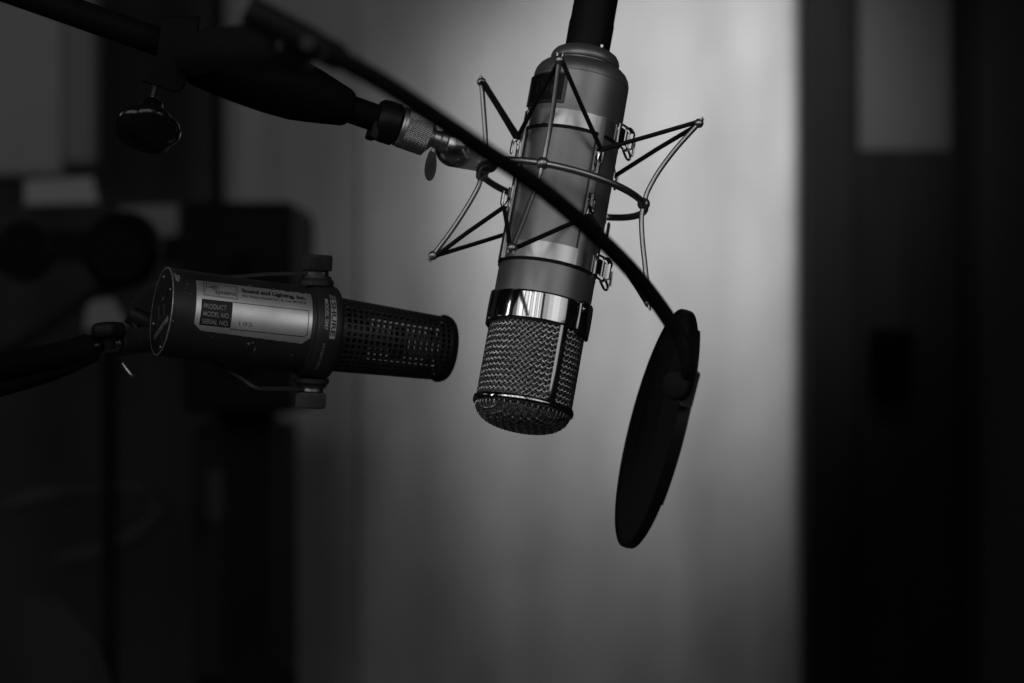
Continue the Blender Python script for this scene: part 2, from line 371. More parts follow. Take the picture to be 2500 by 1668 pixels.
# chrome collar with rounded lugs left and right
def collar_r(deg, s):
    t = (s + 86.8) / 17.6; r = 28.75 + .25 * math.sin(math.pi * t)
    for c in (17, 190):
        d = abs((deg - c + 180) % 360 - 180)
        e = max(0, 1 - (d / 26) ** 4) * max(0, 1 - abs((s + 79.5) / 10.4) ** 5); r += 1.15 * e ** .45 if e > 0 else 0
    return r
cp = MB(); nA, nS = 200, 22
vs = []; fs = []
for j in range(nS + 1):
    s = -88.6 + 19.4 * j / nS
    for i in range(nA):
        deg = 360 * i / nA
        d1 = min(abs((deg - c + 180) % 360 - 180) for c in (17, 190))
        lug = max(0, 1 - (d1 / 26) ** 4)
        s_ = -87.0 - 2.0 * lug + (17.3 + 3.4 * lug) * j / nS
        r = 28.75 + .25 * math.sin(math.pi * j / nS) + 1.1 * (lug ** .4 if lug > 0 else 0)
        if j in (0, nS): r -= .9
        vs.append(cyl(r, deg, s_))
for j in range(nS):
    for i in range(nA): fs.append((j * nA + i, j * nA + (i + 1) % nA, (j + 1) * nA + (i + 1) % nA, (j + 1) * nA + i))
cp.add(vs, fs); cr = cp.build('chrome_collar', M_CHROME, mic, 50)
for dg in (36, 200):
    MB().sphere(cyl(29.6, dg, -73.5), 1.3, 8).build('collar_screw', M_CHROME, cr)
MB().lathe([(27.9, -134.1), (28.9, -133.6), (29.15, -131.9), (28.9, -130.2), (27.9, -129.7)], 128, caps=False).build('lower_grille_ring', M_CHROME, mic, 60)
# inner gauze, then the woven wires
MB().lathe([(26.15, -72), (26.15, -131), (25.6, -136), (23.6, -140), (20, -142.4), (14, -143.6), (1e-4, -144)], 96, caps=False).build('inner_gauze', M_FINE, mic)
gw = MB(); N = 50; RG = 26.95; s0, s1 = -87.5, -130.5; st = 4
Lw = s0 - s1; dphi = math.degrees(Lw / RG); step = 360 / N; nseg = int(dphi / (step / 2) * st)
for fam in (1, -1):
    for i in range(N):
        pts = []
        for k in range(nseg + 1):
            s = s0 - Lw * k / nseg; phi = i * step + fam * math.degrees((s0 - s) / RG)
            other = (phi + fam * math.degrees((s0 - s) / RG)) / step
            off = .46 * math.cos(math.pi * (other + i)) * fam
            pts.append(cyl(RG + off, phi, s))
        gw.tube(pts, .41, 6)
gw.build('woven_grille', M_GRILLE, mic, 60)
dm = MB(); pitch = 3.15; p_ = 2.5; RD, HD = 27.3, 14.2
def dome(x, y, off):
    rho = math.hypot(x, y); q = min(1, rho / RD); h = HD * (1 - q ** p_) ** (1 / p_)
    n = Vector((x, y, 0)); n = n / rho * q ** (p_ - 1) * (HD / RD) * 1.3 if rho > 1e-6 else Vector((0, 0, 0))
    nn = Vector((n.x, n.y, -max(.02, (h / HD) ** (p_ - 1)))); nn.normalize()
    return Vector((x, y, -131.5 - h)) + nn * off
for fam in (0, 1):
    for i in range(-8, 9):
        c = i * pitch
        if abs(c) > RD - 1: continue
        hl = math.sqrt(RD * RD - c * c); pts = []; ns = int(hl * 2 / pitch * 5) + 12
        for k in range(ns + 1):
            a_ = -math.pi / 2 + math.pi * k / ns; v = hl * math.sin(a_)
            off = .45 * (1 - .75 * min(1, math.hypot(v, c) / RD) ** 6) * math.cos(math.pi * (v / pitch + i)) * (1 if fam else -1)
            x, y = (v, c) if fam else (c, v); ca, sa = math.cos(R(38)), math.sin(R(38))
            pts.append(dome(x * ca - y * sa, x * sa + y * ca, off))
        dm.tube(pts, .41, 6)
dm.build('grille_dome', M_GRILLE, mic, 60)
for c in (59, 239):
    MB().patch(lambda u, v, h: cyl(27.6 + h, u, v), c - 5.2, c + 5.2, -130, -86.5, 4, 2, 1.0).build('grille_bar', M_CHROME, mic, 20)
# cable and connector above
Mw = MM
cb = empty('microphone_cable', MM, 'black cable with connector plugged into the top of the silver microphone', 'cable')
MB().lathe([(12.2, 81.5), (13.2, 82.2), (13.3, 100), (12.9, 103), (12.9, 118), (12.2, 121), (9, 130), (7, 142), (6.2, 150)], 64).build('connector', M_BLKP, cb, 35)
MB().tube(smoothpath([(0, 0, 145), (0, 0, 170), (2, 6, 230), (8, 30, 320), (16, 60, 420)]), 4.2, 12).build('cord', M_RUB, cb)
# ------------------------------------------------------------ shock mount
sk = empty('shock_mount', SM_, 'wire spider shock mount with elastic cords gripping the silver microphone', 'shock mount')
INV = SM_.inverted() @ MM
def mc(r, deg, s): return ((INV @ (cyl(r, deg, s) * .001)) * 1000)
RN, SN, PH = 49.577, -1.9615, 16.697
rg = MB().tube([cyl(RN, a_, SN) for a_ in range(0, 360, 4)], 2.05, 14, closed=True).build('ring', M_WIRE, sk)
TIPS = [((49.86, 69.44, -.13), (-57.40, 65.97, -.05)), ((52.77, 65.23, .36), (-55.2, 64.8, .24)), ((53.1, 64.07, 0), (-53.64, 65.98, -.07)), ((52.5, 66, 0), (-55, 66, 0))]
CL_UP = {'58': (58, 17.5), '157': (160, 19.5), '238': (240, 18), '335': (331, 16)}
CL_LO = {'58': (57.5, -21.5), '157': (160, -21.5), '238': (240, -21), '335': (331, -21)}
CN = ['58', '157', '238', '335']
def clip_pt(c, s): return mc(33.2, c, s)
for i in range(4):
    th = PH + 90 * i
    MB().sphere(cyl(RN, th, SN), 3.7, 16).build('ring_node', M_WIRE, sk)
    for up in (1, 0):
        s, r, dt = TIPS[i][0 if up else 1]
        sg = 1 if up else -1
        tip = cyl(r, th + math.degrees(dt) * 0 + (dt), s)
        P = [cyl(RN + .2, th, SN + sg * 2.0), cyl(RN + .6, th, SN + sg * 8), cyl(RN + (r - RN) * (.20 if up else .24), th, SN + sg * 20), cyl(RN + (r - RN) * (.53 if up else .56), th, SN + sg * 35), tip]
        d = (tip - P[3]).normalized()
        MB().tube(smoothpath(P, 6), 1.5, 12).build('spider_wire', M_WIRE, sk)
        tp = MB(); tp.sphere(tip + d * 1.2, 2.75, 12)
        side = d.cross(cyl(1, th, 0)).normalized()
        tp.tube([tip + d * 2 + side * 1.2, tip + d * 5.2 + side * 1.8], [1.0, .45], 8); tp.tube([tip + d * 2 - side * 1.2, tip + d * 5.2 - side * 1.8], [1.0, .45], 8)
        tp.build('hook_tip', M_WIRE, sk)
        # two elastic legs from this tip to the neighbouring clips
        for k in (i, i - 1):
            cdeg, cs = (CL_UP if up else CL_LO)[CN[k % 4]]
            q = clip_pt(cdeg, cs); a0 = tip + d * 2.6
            dd = (q - a0).normalized(); sd = dd.cross(d).normalized() * (1.2)
            pth = [a0 + d * .4, a0 + sd * .8 + dd * 2, a0.lerp(q, .5), q]
            MB().tube(pth, 1.35, 10).build('elastic_cord', M_RUB, sk)
# the clamp basket: two bands, four strips with clips, two buckles
for (s_lo, s_hi) in ((28.2, 37.6), (-51.0, -41.4)):
    bnd = MB().patch(lambda u, v, h: mc(28.35 + h, u, v), 33, 345, s_lo, s_hi, 110, 2, .9).build('clamp_band', M_BAND, sk, 30)
    MB().patch(lambda u, v, h: mc(28.2 + h, u, v), 30, 350, s_lo - 1.7, s_lo - .02, 110, 1, .7).build('rubber_lining', M_RUB, bnd, 30)
    # buckle
    sm = (s_lo + s_hi) / 2
    bk = MB(); z0, z1 = sm - 6.2, sm + 6.2
    def wire(P, rr=.75): bk.tube(smoothpath([mc(*p) for p in P], 5), rr, 8)
    wire([(29.9, 30, sm - 5.4), (29.9, 30, sm + 5.6), (30.2, 27, z1), (31.2, 15, z1 + .6), (33.2, 5, z1 + .4), (34.2, 2, z1 - 1.6), (33.6, 3, sm + 2)])
    wire([(29.9, 30, sm - 5.4), (30.2, 27, z0), (31.2, 15, z0 - .2), (32.6, 5, z0 + .4), (33, 3, sm - 3)])
    wire([(31.4, 13, z0 - .8), (33.5, 1, z0 - 3.2), (35.4, -3, z0 - 3.4), (35.8, -3, z0 - 1.2), (34, 1, z0 + 1.4)])
    wire([(31.0, 10, z1 + .4), (33.4, 3, z1 + 1.8), (35.8, -1, z1 - .4), (35.6, -3, z1 - 2.4), (35.0, -3, sm)])
    bk.build('buckle_wire', M_CHROME, sk)
    lv = MB(); lv.tube([mc(31.6, 17, sm - 4.6), mc(31.6, 17, sm + 4.4)], 1.1, 10); lv.tube([mc(34.6, 5, sm - 4.6), mc(34.6, 5, sm + 4.4)], 1.5, 12)
    lv.patch(lambda u, v, h: mc(30.2 + h + (27 - u) * .12, u, v), 5, 27, sm - 4.4, sm + 4.2, 8, 1, .7)
    lv.tube([mc(37.0, -3.5, sm - 7), mc(37.0, -3.5, sm + 1.8)], .75, 8)
    lv.build('buckle_lever', M_CHROME, sk)
    MB().patch(lambda u, v, h: mc(28.3 + h, u, v), -12, 36, s_lo + .8, s_hi - .8, 18, 1, .5).build('buckle_tongue', M_STEEL, sk)
for nm in CN:
    c = {'58': 57.5, '157': 159, '238': 239, '335': 331}[nm]
    stp = MB().patch(lambda u, v, h: mc(29.32 + h, u, v), c - 3.6, c + 3.6, -51.2, 37.8, 3, 4, 1.15).build('clamp_strip', M_BAND, sk, 20)
    for cs, sg in ((17.5 if nm != '157' else 19.5, 1), (-21.5, -1)):
        cp = MB()
        fn = lambda u, v, h: mc(30.6 + h + abs(v - cs) * .0, u, v)
        lo, hi = (cs - 13, cs) if sg > 0 else (cs, cs + 13)
        cp.patch(lambda u, v, h: mc(30.6 + h, u, v), c - 4.4, c - 2.6, lo, hi, 2, 4, .9)
        cp.patch(lambda u, v, h: mc(30.6 + h, u, v), c + 1.0, c + 4.6, lo, hi, 2, 4, 1.2)
        far = cs - 8 if sg > 0 else cs + 8
        cp.tube(smoothpath([mc(31, c, cs - sg * 6), mc(32.5, c, cs - sg * 1.2), mc(34.2, c, cs - sg * .6), mc(35.2, c, cs - sg * 2.2), mc(35.2, c, far), mc(34.6, c, far - sg * .8)], 5), 1.0, 8)
        cp.build('cord_clip', M_CHROME, sk, 40)
# swivel joint between mount and boom (built in world mm, placed under the mount)
IW = SM_.inverted()
def toS(v): return (IW @ v) * 1000
def px_s(px, py, D): return toS(at(px, py, D))
AX = (at(1041, 331, 1.269) - at(930, 292, 1.262)).normalized()          # boom axis, leaning away to the right
def axs(px, py, D): return Matrix.Scale(1000, 4) @ IW @ axisM(at(px, py, D), AX) @ Matrix.Scale(.001, 4)
KM = axs(978, 309.5, 1.265)
nA, nZ = 300, 66; vs = []; fs = []; zz = 16.5
def tri(x): x = x % 1; return abs(2 * x - 1)
for j in range(nZ + 1):
    z = 1.6 + (zz - 1.6) * j / nZ
    for i in range(nA):
        a_ = 360 * i / nA; u = a_ / 360 * 50; v = z / 1.5
        r = 11.75 + .34 * (tri(u + v) + tri(u - v) - 1)
        if j < 2: r = 11.7
        if j == nZ: r = 11.0
        vs.append(KM @ Vector((r * math.cos(R(a_)), r * math.sin(R(a_)), z)))
for j in range(nZ):
    for i in range(nA): fs.append((j * nA + i, j * nA + (i + 1) % nA, (j + 1) * nA + (i + 1) % nA, (j + 1) * nA + i))
kn = MB(); kn.add(vs, fs); kn.lathe([(11.0, zz), (6.4, zz + 3.4), (5, zz + 3.5)], 64, M=KM, caps=False)
kn = kn.build('knurled_nut', M_KNURL, sk, 25)
MB().lathe([(10.5, -1.4), (11.6, -1.1), (11.8, -.2), (11.4, .4), (11.4, .8), (12.0, 1.0), (12.0, 1.7), (11.0, 2)], 64, M=KM).build('nut_rim', M_CAST, kn, 40)
MB().lathe([(5.2, zz + 3), (5.4, zz + 7), (6.6, zz + 8.2), (6.6, zz + 11)], 40, M=KM).build('swivel_neck', M_CAST, sk, 40)
BC = px_s(1109, 361, 1.276)
face = (IW.to_3x3() @ Vector((-.12, -1, -.25))).normalized()
MB().sphere(BC, 11.4, 24, sc=(1, 1, .82), M=axisM(Vector(), face)).build('swivel_ball', M_BALL, sk)
FM = axisM(BC, face)
MB().lathe([(1e-4, 8.8), (1.9, 8.8), (2.3, 9.6), (2.4, 8.4)], 24, M=FM @ Matrix.Translation((0, 0, 0)) @ Matrix.Rotation(R(-24), 4, 'Y') @ Matrix.Rotation(R(-6), 4, 'X')).build('swivel_screw', M_STEEL, sk)
# tapered arm plate: hull of two circles in the plane facing the camera
c2 = px_s(1198, 393, 1.283); L2 = FM.inverted() @ c2; d2 = Vector((L2.x, L2.y)); a0 = math.atan2(d2.y, d2.x); r1_, r2_ = 11.2, 5.6; be = math.acos((r1_ - r2_) / d2.length)
poly = [(r1_ * math.cos(a0 + t), r1_ * math.sin(a0 + t)) for t in [be + (2 * math.pi - 2 * be) * k / 24 for k in range(25)]] + [(d2.x + r2_ * math.cos(a0 + t), d2.y + r2_ * math.sin(a0 + t)) for t in [-be + 2 * be * k / 14 for k in range(15)]]
MB().prism(poly, -4.5, 2.2, M=FM, bev=.6).build('swivel_arm', M_CAST, sk, 30)
MB().lathe([(4.9, -6), (5.0, 3.4), (4.4, 4.2), (1e-4, 4.2)], 40, M=FM @ Matrix.Translation((d2.x, d2.y, 0))).build('pivot_bolt', M_STEEL, sk)
nd = cyl(RN, PH + 180, SN)
MB().tube([c2 + Vector((0, 0, 0)), (c2 + nd) / 2, nd], [3.6, 3.2, 2.6], 16).build('mount_stub', M_WIRE, sk)
# wing lever under the nut
wc = px_s(1052, 402, 1.262); wd = (px_s(1045, 437, 1.262) - px_s(1058, 365, 1.266)).normalized(); wm = axisM(wc, face); 
wl = wm.to_3x3().inverted() @ wd; wa = math.atan2(wl.y, wl.x)
MB().prism([(9.6 * math.cos(t) * math.cos(wa) - (3.3 + .7 * math.cos(t)) * math.sin(t) * math.sin(wa), 9.6 * math.cos(t) * math.sin(wa) + (3.3 + .7 * math.cos(t)) * math.sin(t) * math.cos(wa)) for t in [2 * math.pi * k / 40 for k in range(40)]], -1.2, 1.2, M=wm @ Matrix.Rotation(R(14), 4, 'Y'), bev=.7).build('wing_lever', M_CAST, sk, 50)
# ------------------------------------------------------------ boom of the main mic
bE = at(976, 309, 1.265); BM = axisM(bE, -AX)                      # Z runs back along the boom to the upper left
bm_ = empty('microphone_boom', BM, 'black boom arm with long tapered sleeve holding the spider mount', 'boom arm')
k1 = 1.2465 * K * 1000
MB().lathe([(8.0, 1), (8.0, 420)], 48).build('boom_tube', M_CLAMP, bm_)
MB().lathe([(11.2, 1.6), (12.3, 2.4), (12.5, 8), (12.1, 12.2), (10.4, 14.6), (8.0, 15)], 64).build('boom_collar', M_BLK, bm_, 30)
MB().box(-9, 9, -12.2, -3, 11, 16.2, bev=1.2).build('collar_tab', M_BLK, bm_, 30)
sl = [(8.1, 29.8), (9.4, 30.6), (10.9, 33.2), (13.0, 42), (15.0, 50.5), (17.3, 62), (18.3, 78), (18.3, 95), (17.3, 115), (16.6, 122), (12.5, 123)]
MB().lathe(sl, 72).build('sleeve', M_CLAMP, bm_, 30)
# ------------------------------------------------------------ pop filter: clamp, gooseneck, disc
o = at(430, 150, 1.23); pf = empty('pop_filter', Matrix.Translation(o), 'black pop filter disc on a long curved gooseneck clamped to the boom', 'pop filter')
def pw(px, py, D): return (at(px, py, D) - o) * 1000
G = [(790, 122, .885), (846, 153, .895), (942, 207, .915), (1062, 286, .945), (1185, 369, .98), (1315, 456, 1.02), (1441, 562, 1.07), (1530, 648, 1.11), (1596, 728, 1.14), (1645, 800, 1.155), (1672, 858, 1.16), (1680, 905, 1.165), (1674, 940, 1.18)]
gp = smoothpath([pw(*g) for g in G], 10)
gn = MB(); rr = []
# ribbed gooseneck: resample finely, ripple radius
L = [0]
for a_, b_ in zip(gp, gp[1:]): L.append(L[-1] + (b_ - a_).length)
fine = []; n = int(L[-1] / .8); j = 0
for i in range(n + 1):
    t = L[-1] * i / n
    while j < len(L) - 2 and L[j + 1] < t: j += 1
    fine.append(gp[j].lerp(gp[j + 1], (t - L[j]) / max(1e-6, L[j + 1] - L[j])))
gn.tube(fine, [4.05 + .10 * math.cos(i * math.pi) for i in range(len(fine))], 20).build('gooseneck', M_RUB, pf, 80)
# base ferrule of the gooseneck, near and blurred
f0, f1 = pw(600, 20, .885), pw(838, 148, .892); fM = seg_axis(f0, f1); fl = (f1 - f0).length
MB().lathe([(5.5, 0), (6.2, 1), (6.2, fl - 14), (5.9, fl - 13), (5.9, fl - 4), (5.2, fl - 1), (4.4, fl)], 40, M=fM).build('gooseneck_ferrule', M_BLKP, pf, 30)
b0, b1 = pw(500, 120, 1.0), pw(735, 118, .90)
MB().tube(smoothpath([pw(470, 140, 1.2), pw(520, 120, 1.1), pw(620, 118, .95), pw(720, 118, .90)]), [13, 13.5] * 0 or 10.5, 24).build('joint_arm', M_BLKP, pf)
MB().sphere(pw(722, 115, .90), 9.5, 16).build('joint_knuckle', M_BLKG, pf)
MB().lathe([(1e-4, 3), (3, 3), (3.4, 2), (3.4, -6)], 20, M=axisM(pw(757, 108, .885), Vector((-.2, -1, .1)))).build('knuckle_screw', M_BLK, pf)
# clamp body
cd = (at(372, 40, 1.19) - at(372, 40, 1.19))
mb = MB(); CP = [(396, 40), (488, 40), (484, 82), (466, 176), (447, 218), (436, 226), (420, 226), (382, 210), (346, 199), (362, 186), (368, 170), (382, 140)]
n = len(CP); f_ = [pw(x, y, 1.206) for x, y in CP]; bk_ = [pw(x, y, 1.245) for x, y in CP]
cen = sum(f_, Vector()) / n; ins = [p.lerp(cen, .05) + Vector((0, -1.4, 0)) for p in f_]
mb.add(ins + f_ + bk_, [tuple(range(n))] + [(i, (i + 1) % n, n + (i + 1) % n, n + i) for i in range(n)] + [(n + i, n + (i + 1) % n, 2 * n + (i + 1) % n, 2 * n + i) for i in range(n)] + [tuple(range(2 * n, 3 * n))[::-1]])
mb.build('clamp_body', M_CLAMP, pf, 30)
sa, sb = pw(386, 196, 1.228), pw(368, 268, 1.222)
scw = MB(); n_ = 60; scw.tube([sa.lerp(sb, i / n_) for i in range(n_ + 1)], [2.0 + .28 * math.cos(i * math.pi * .66) for i in range(n_ + 1)], 14); scw.build('clamp_screw', M_STEEL, pf, 80)
KA = axisM(pw(371, 256, 1.222), Vector((pw(350, 352, 1.205) - pw(371, 256, 1.222))))
kv = []; kf = []; prof = [(5.2, -1.2), (6.2, 0), (6.8, 3), (8.0, 6), (10.5, 9), (14.4, 12), (17.2, 15), (18.2, 18), (17.4, 20.6), (14.6, 22.6), (9, 23.8), (1e-3, 24.2)]
nk = 96
for r, z in prof:
    for i in range(nk):
        t = 2 * math.pi * i / nk; lob = (abs(math.cos(2.5 * t + .5)) ** .7 - .62) * 2.0 * min(1, max(0, (r - 5) / 11)) ** 1.0
        kv.append(KA @ Vector(((r + lob) * math.cos(t), (r + lob) * math.sin(t), z)))
for j in range(len(prof) - 1):
    for i in range(nk): kf.append((j * nk + i, j * nk + (i + 1) % nk, (j + 1) * nk + (i + 1) % nk, (j + 1) * nk + i))
kf.append(tuple(range(nk))[::-1]); kb = MB(); kb.add(kv, kf); kb.build('clamp_knob', M_BLKG, pf, 50)
# filter disc seen almost edge on
FC = at(1600, 1046, 1.25); upv = (at(1676, 757, 1.25) - at(1527, 1336, 1.25)).normalized()
across = Vector((.112, -.985, -.03)); across = (across - upv * across.dot(upv)).normalized()
nrm = across.cross(upv).normalized()
FMm = frameM((FC - o) * 1000, across, nrm.cross(across), nrm)
rF = 69.0
MB().lathe([(rF - 2.2, -2.6), (rF - .6, -3.0), (rF + .6, -2.4), (rF + .9, 0), (rF + .6, 2.4), (rF - .6, 3.0), (rF - 2.2, 2.6), (rF - 2.5, 0), (rF - 2.2, -2.6)], 120, M=FMm, caps=False).build('filter_hoop', M_BLK, pf, 50)
for z in (1.8, -1.8):
    MB().lathe([(1e-3, z * .8), (rF * .5, z * .9), (rF - 2, z)], 96, M=FMm, caps=False).build('filter_screen', M_CLOTH, pf)
mb = MB(); mb.patch(lambda u, v, h: FMm @ Vector(((rF + 1.2 + h) * math.cos(R(u)), (rF + 1.2 + h) * math.sin(R(u)), v)), -32, 55, -2.8, 3.8, 40, 2, 1.8)
mb.build('outer_rim_clip', M_BLK, pf, 30)
cM = frameM(pw(1683, 950, 1.176), across, nrm.cross(across), nrm)
MB().box(-4.5, 5.5, -9, 11, -1.5, 5.5, M=frameM(pw(1688, 955, 1.178), across, nrm.cross(across), nrm), bev=1.2).build('mount_bracket', mat('dark_grey_bracket', .03, .4), pf, 30)
MB().lathe([(7.4, -3), (8.2, -1), (8.2, 2), (7.2, 3.6), (5.4, 4)], 48, M=axisM(pw(1656, 940, 1.172), Vector((-.55, -1, .05)))).build('mount_socket', M_BLKP, pf, 40)
# ------------------------------------------------------------ side-address broadcast mic at left
OS = wv(-.2022165, 1.265, .0174609)
A_ = Vector((.919893, .3716609, -.12516)).normalized(); E1 = Vector((.134817, 0, .99087)).normalized(); E2 = A_.cross(E1).normalized()
SMF = frameM(OS, E1, E2, A_)
def sc(r, deg, s): t = R(deg); return Vector((r * math.cos(t), r * math.sin(t), s))
bmic = empty('broadcast_microphone', SMF, 'worn black broadcast microphone lying sideways with a silver label and perforated front', 'microphone')
MB().lathe([(25.0, .6), (25.75, 1.2), (25.6, 3), (25.6, 84), (26.0, 84.6), (26.2, 85.8)], 96).build('body', M_SM, bmic, 30)
ring = MB().lathe([(26.0, 85.8), (27.4, 86.2), (28.0, 87.6), (28.25, 90), (28.5, 95), (28.6, 98.5), (28.2, 100.8), (27.2, 102), (23, 103), (20, 103.2)], 96).build('collar', M_SM, bmic, 30)
# windscreen: perforated cage with the capsule stem inside
gv = MB(); z0, z1 = 101.5, 173.0; nr = 36; nz = 19
def cage(u, z):
    f = (z - z0) / (z1 - z0); return sc(21.7 - 2.9 * f, u, z)
def frame_cell(mb, fn, u0, u1, v0, v1, mu, mv):
    a = [fn(u0, v0), fn(u1, v0), fn(u1, v1), fn(u0, v1)]
    b = [fn(u0 + mu, v0 + mv), fn(u1 - mu, v0 + mv), fn(u1 - mu, v1 - mv), fn(u0 + mu, v1 - mv)]
    mb.add(a + b, [(0, 1, 5, 4), (1, 2, 6, 5), (2, 3, 7, 6), (3, 0, 4, 7)])
du = 360 / nr; dv = (z1 - z0) / nz
for j in range(nz):
    for i in range(nr):
        u = i * du; v = z0 + j * dv
        if j == 0: gv.patch(lambda a_, b_, h: cage(a_, b_), u, u + du, v, v + dv, 1, 1)
        else: frame_cell(gv, cage, u, u + du, v, v + dv, du * .18, dv * .19)
sh = gv.build('windscreen_cage', M_SM, bmic, 0)
def solid(o, th):
    import bmesh
    bm = bmesh.new(); bm.from_mesh(o.data); bmesh.ops.remove_doubles(bm, verts=bm.verts, dist=1e-6); bm.to_mesh(o.data); bm.free()
    md = o.modifiers.new('Solidify', 'SOLIDIFY'); md.thickness = th; md.offset = 0
    bv = o.modifiers.new('Bevel', 'BEVEL'); bv.width = .00018; bv.segments = 1; bv.limit_method = 'ANGLE'
solid(sh, .0011)
ec = MB(); z2 = z1
def endc(u, q):       # rounded front end of the cage
    t = q * 90; rr = 19.4 - 4.6 * (1 - math.cos(R(t))); return sc(rr + (.5 if t < 60 else 0), u, z2 + 5.0 * math.sin(R(t)))
for j in range(2):
    for i in range(nr): frame_cell(ec, endc, i * du, i * du + du, j * .5, j * .5 + .5, du * .24, .12)
nrr = 8
for k in range(nr):  # flat perforated front
    for j in range(5):
        ra, rb_ = 15.3 * (1 - j / 5), 15.3 * (1 - (j + 1) / 5)
        fn = lambda u, q: sc(max(.05, ra + (rb_ - ra) * q), u, z2 + 5.0)
        if j < 4: frame_cell(ec, fn, k * du, k * du + du, 0, 1, du * .22, .22)
        else: ec.patch(lambda u, q, h: fn(u, q), k * du, k * du + du, 0, 1, 1, 1)
sh2 = ec.build('windscreen_end', M_SM, bmic, 0); solid(sh2, .0011)
MB().lathe([(20.3, z1 - 1.3), (20.6, z1 - .3), (20.4, z1 + .9), (19.4, z1 + 1.2)], 72, caps=False).build('cage_rim', M_SMB, bmic)
MB().lathe([(15, 103), (15, 121), (12, 124), (5, 125), (4.5, 140), (9, 142), (9, 147), (1e-3, 148)], 48).build('capsule_stem', M_SMB, bmic)
# label
def onb(r): return lambda u, v, h: sc(r + h, 38 + math.degrees(v / 25.7), 14 + u)
lb = MB(); F_ = onb(25.72); LW, LH = 69.2, 31.2
def labelpt(u, v, h):
    return F_(u, v, h)
pl = []; nu = 60; nv = 24
vs = []; fs = []
for h in (.12, 0):
    for j in range(nv + 1):
        for i in range(nu + 1):
            v = LH * j / nv; u = LW * i / nu
            cut = max(0, (v - (LH - 3.8)) / 3.8) * 4.6; lo = cut * 1.0; hi = LW - cut
            top = -1.9 * (u / LW) * (1 - j / nv)
            jag = (.5 * math.sin(u * 3.1) * math.sin(u * 1.7 + 1)) * (1 - j / nv) if u > 40 and j == 0 else 0
            uu = min(max(u, lo), hi)
            vs.append(F_(uu, v + top + jag + .12 * math.sin(u * .9) * (j == nv), h))
W_ = nu + 1; LL = W_ * (nv + 1)
for k in (0, 1):
    for j in range(nv):
        for i in range(nu):
            q = (k * LL + j * W_ + i, k * LL + j * W_ + i + 1, k * LL + (j + 1) * W_ + i + 1, k * LL + (j + 1) * W_ + i); fs.append(q)
lb.add(vs, fs); label = lb.build('silver_label', M_LABEL, bmic, 30)
pr = MB(); Pf = onb(25.90)
def bar(u0, u1, v0, v1, sl=0.): pr.patch(lambda u, v, h: Pf(u, v + sl * u, h), u0, u1, v0, v1, max(1, int((u1 - u0) / 3)), max(1, int((v1 - v0) / 1.5)))
SLP = -.025
bar(3.0, 21.2, 12.8, 28.0, SLP)                                     # dark block
for a_ in ((21.2, 67.0, 12.7, 13.1), (21.2, 64.8, 28.3, 28.75)): bar(*a_, SLP)
bar(66.6, 67.0, 12.7, 27.2, SLP)
pr.patch(lambda u, v, h: Pf(64.8 + u + v * .0, 28.3 + 0 * u + SLP * 66 - u * .62 + v, h), 0, 2.1, 0, .45, 3, 1)
for a_ in ((4, 24, .9, 1.15), (4, 24, 10.1, 10.35), (4.0, 4.25, .9, 10.3), (23.8, 24.05, .9, 10.3), (4.8, 23.3, 1.7, 1.85), (4.8, 23.3, 9.5, 9.65), (4.8, 4.95, 1.7, 9.6), (23.15, 23.3, 1.7, 9.6)): bar(*a_)
pr.build('printed_block', M_INK, label, 0)
def ltext(txt, u0, vbase, size, width, m, name='lettering', bold=0., r=25.97):
    f = onb(r); text_mesh(txt, size, lambda x, y: f(u0 + x, vbase - y + SLP * (u0 + x) * 1., 0), width, bold).build(name, m, label, 0)
ltext('Logic', 5.5, 4.9, 4.0, 7.6, M_INK, bold=.03)
ltext('Systems', 10.8, 8.6, 4.0, 12.0, M_INK, bold=.03)
ltext('Sound and Lighting, Inc.', 26.8, 5.4, 3.9, 38.6, M_INK, bold=.16)
ltext('9631 Watson Industrial Park • St. Louis, MO 63126', 26.8, 8.7, 2.3, 38.6, M_INK, bold=.02)
ltext('PRODUCT', 4.3, 18.2, 3.9, 13.2, M_SILK, bold=.05)
ltext('MODEL NO.', 4.2, 22.6, 3.9, 15.6, M_SILK, bold=.05)
ltext('SERIAL NO.', 4.2, 26.9, 3.9, 15.6, M_SILK, bold=.05)
ltext('195', 24.5, 26.0, 3.4, 8.0, mat('faded_pencil', .16, .5), bold=-.02)
# collar print: badge, name, model (reads downward, tops to the front)
def onc(r, s_, t0): return lambda u, v: sc(r, t0 + math.degrees(u / 28.6), s_ + v)
MB().patch(lambda u, v, h: sc(28.66 + h, u, v), 46.8, 95.3, 93.4, 96.9, 24, 1, .1).build('silver_badge', mat('badge_silver', .50, .45, .3), ring, 30)
text_mesh('SHURE', 3.9, onc(28.86, 93.85, 48.8), 21.5, .10).build('lettering', M_INK, ring, 0)
text_mesh('MODEL SM7', 2.9, onc(28.60, 90.0, 45.5), 20.0, .06).build('lettering', mat('white_silkscreen', .45, .5), ring, 0)
text_mesh('PATENT PEND', 2.3, onc(28.60, 90.3, 101.5), 19.0, 0).build('lettering', M_SILK, ring, 0)
lg = MB()
for a_, b_ in ((38.6, 40.4), (41.4, 43.2), (44.0, 45.4)):
    for c_, d_ in ((93.3, 94.2), (94.6, 95.5), (95.9, 96.9)):
        lg.patch(lambda u, v, h: sc(28.66, u + (v - 95) * .6, v), a_, b_, c_, d_, 1, 1)
lg.build('logo_mark', M_SILK, ring, 0)
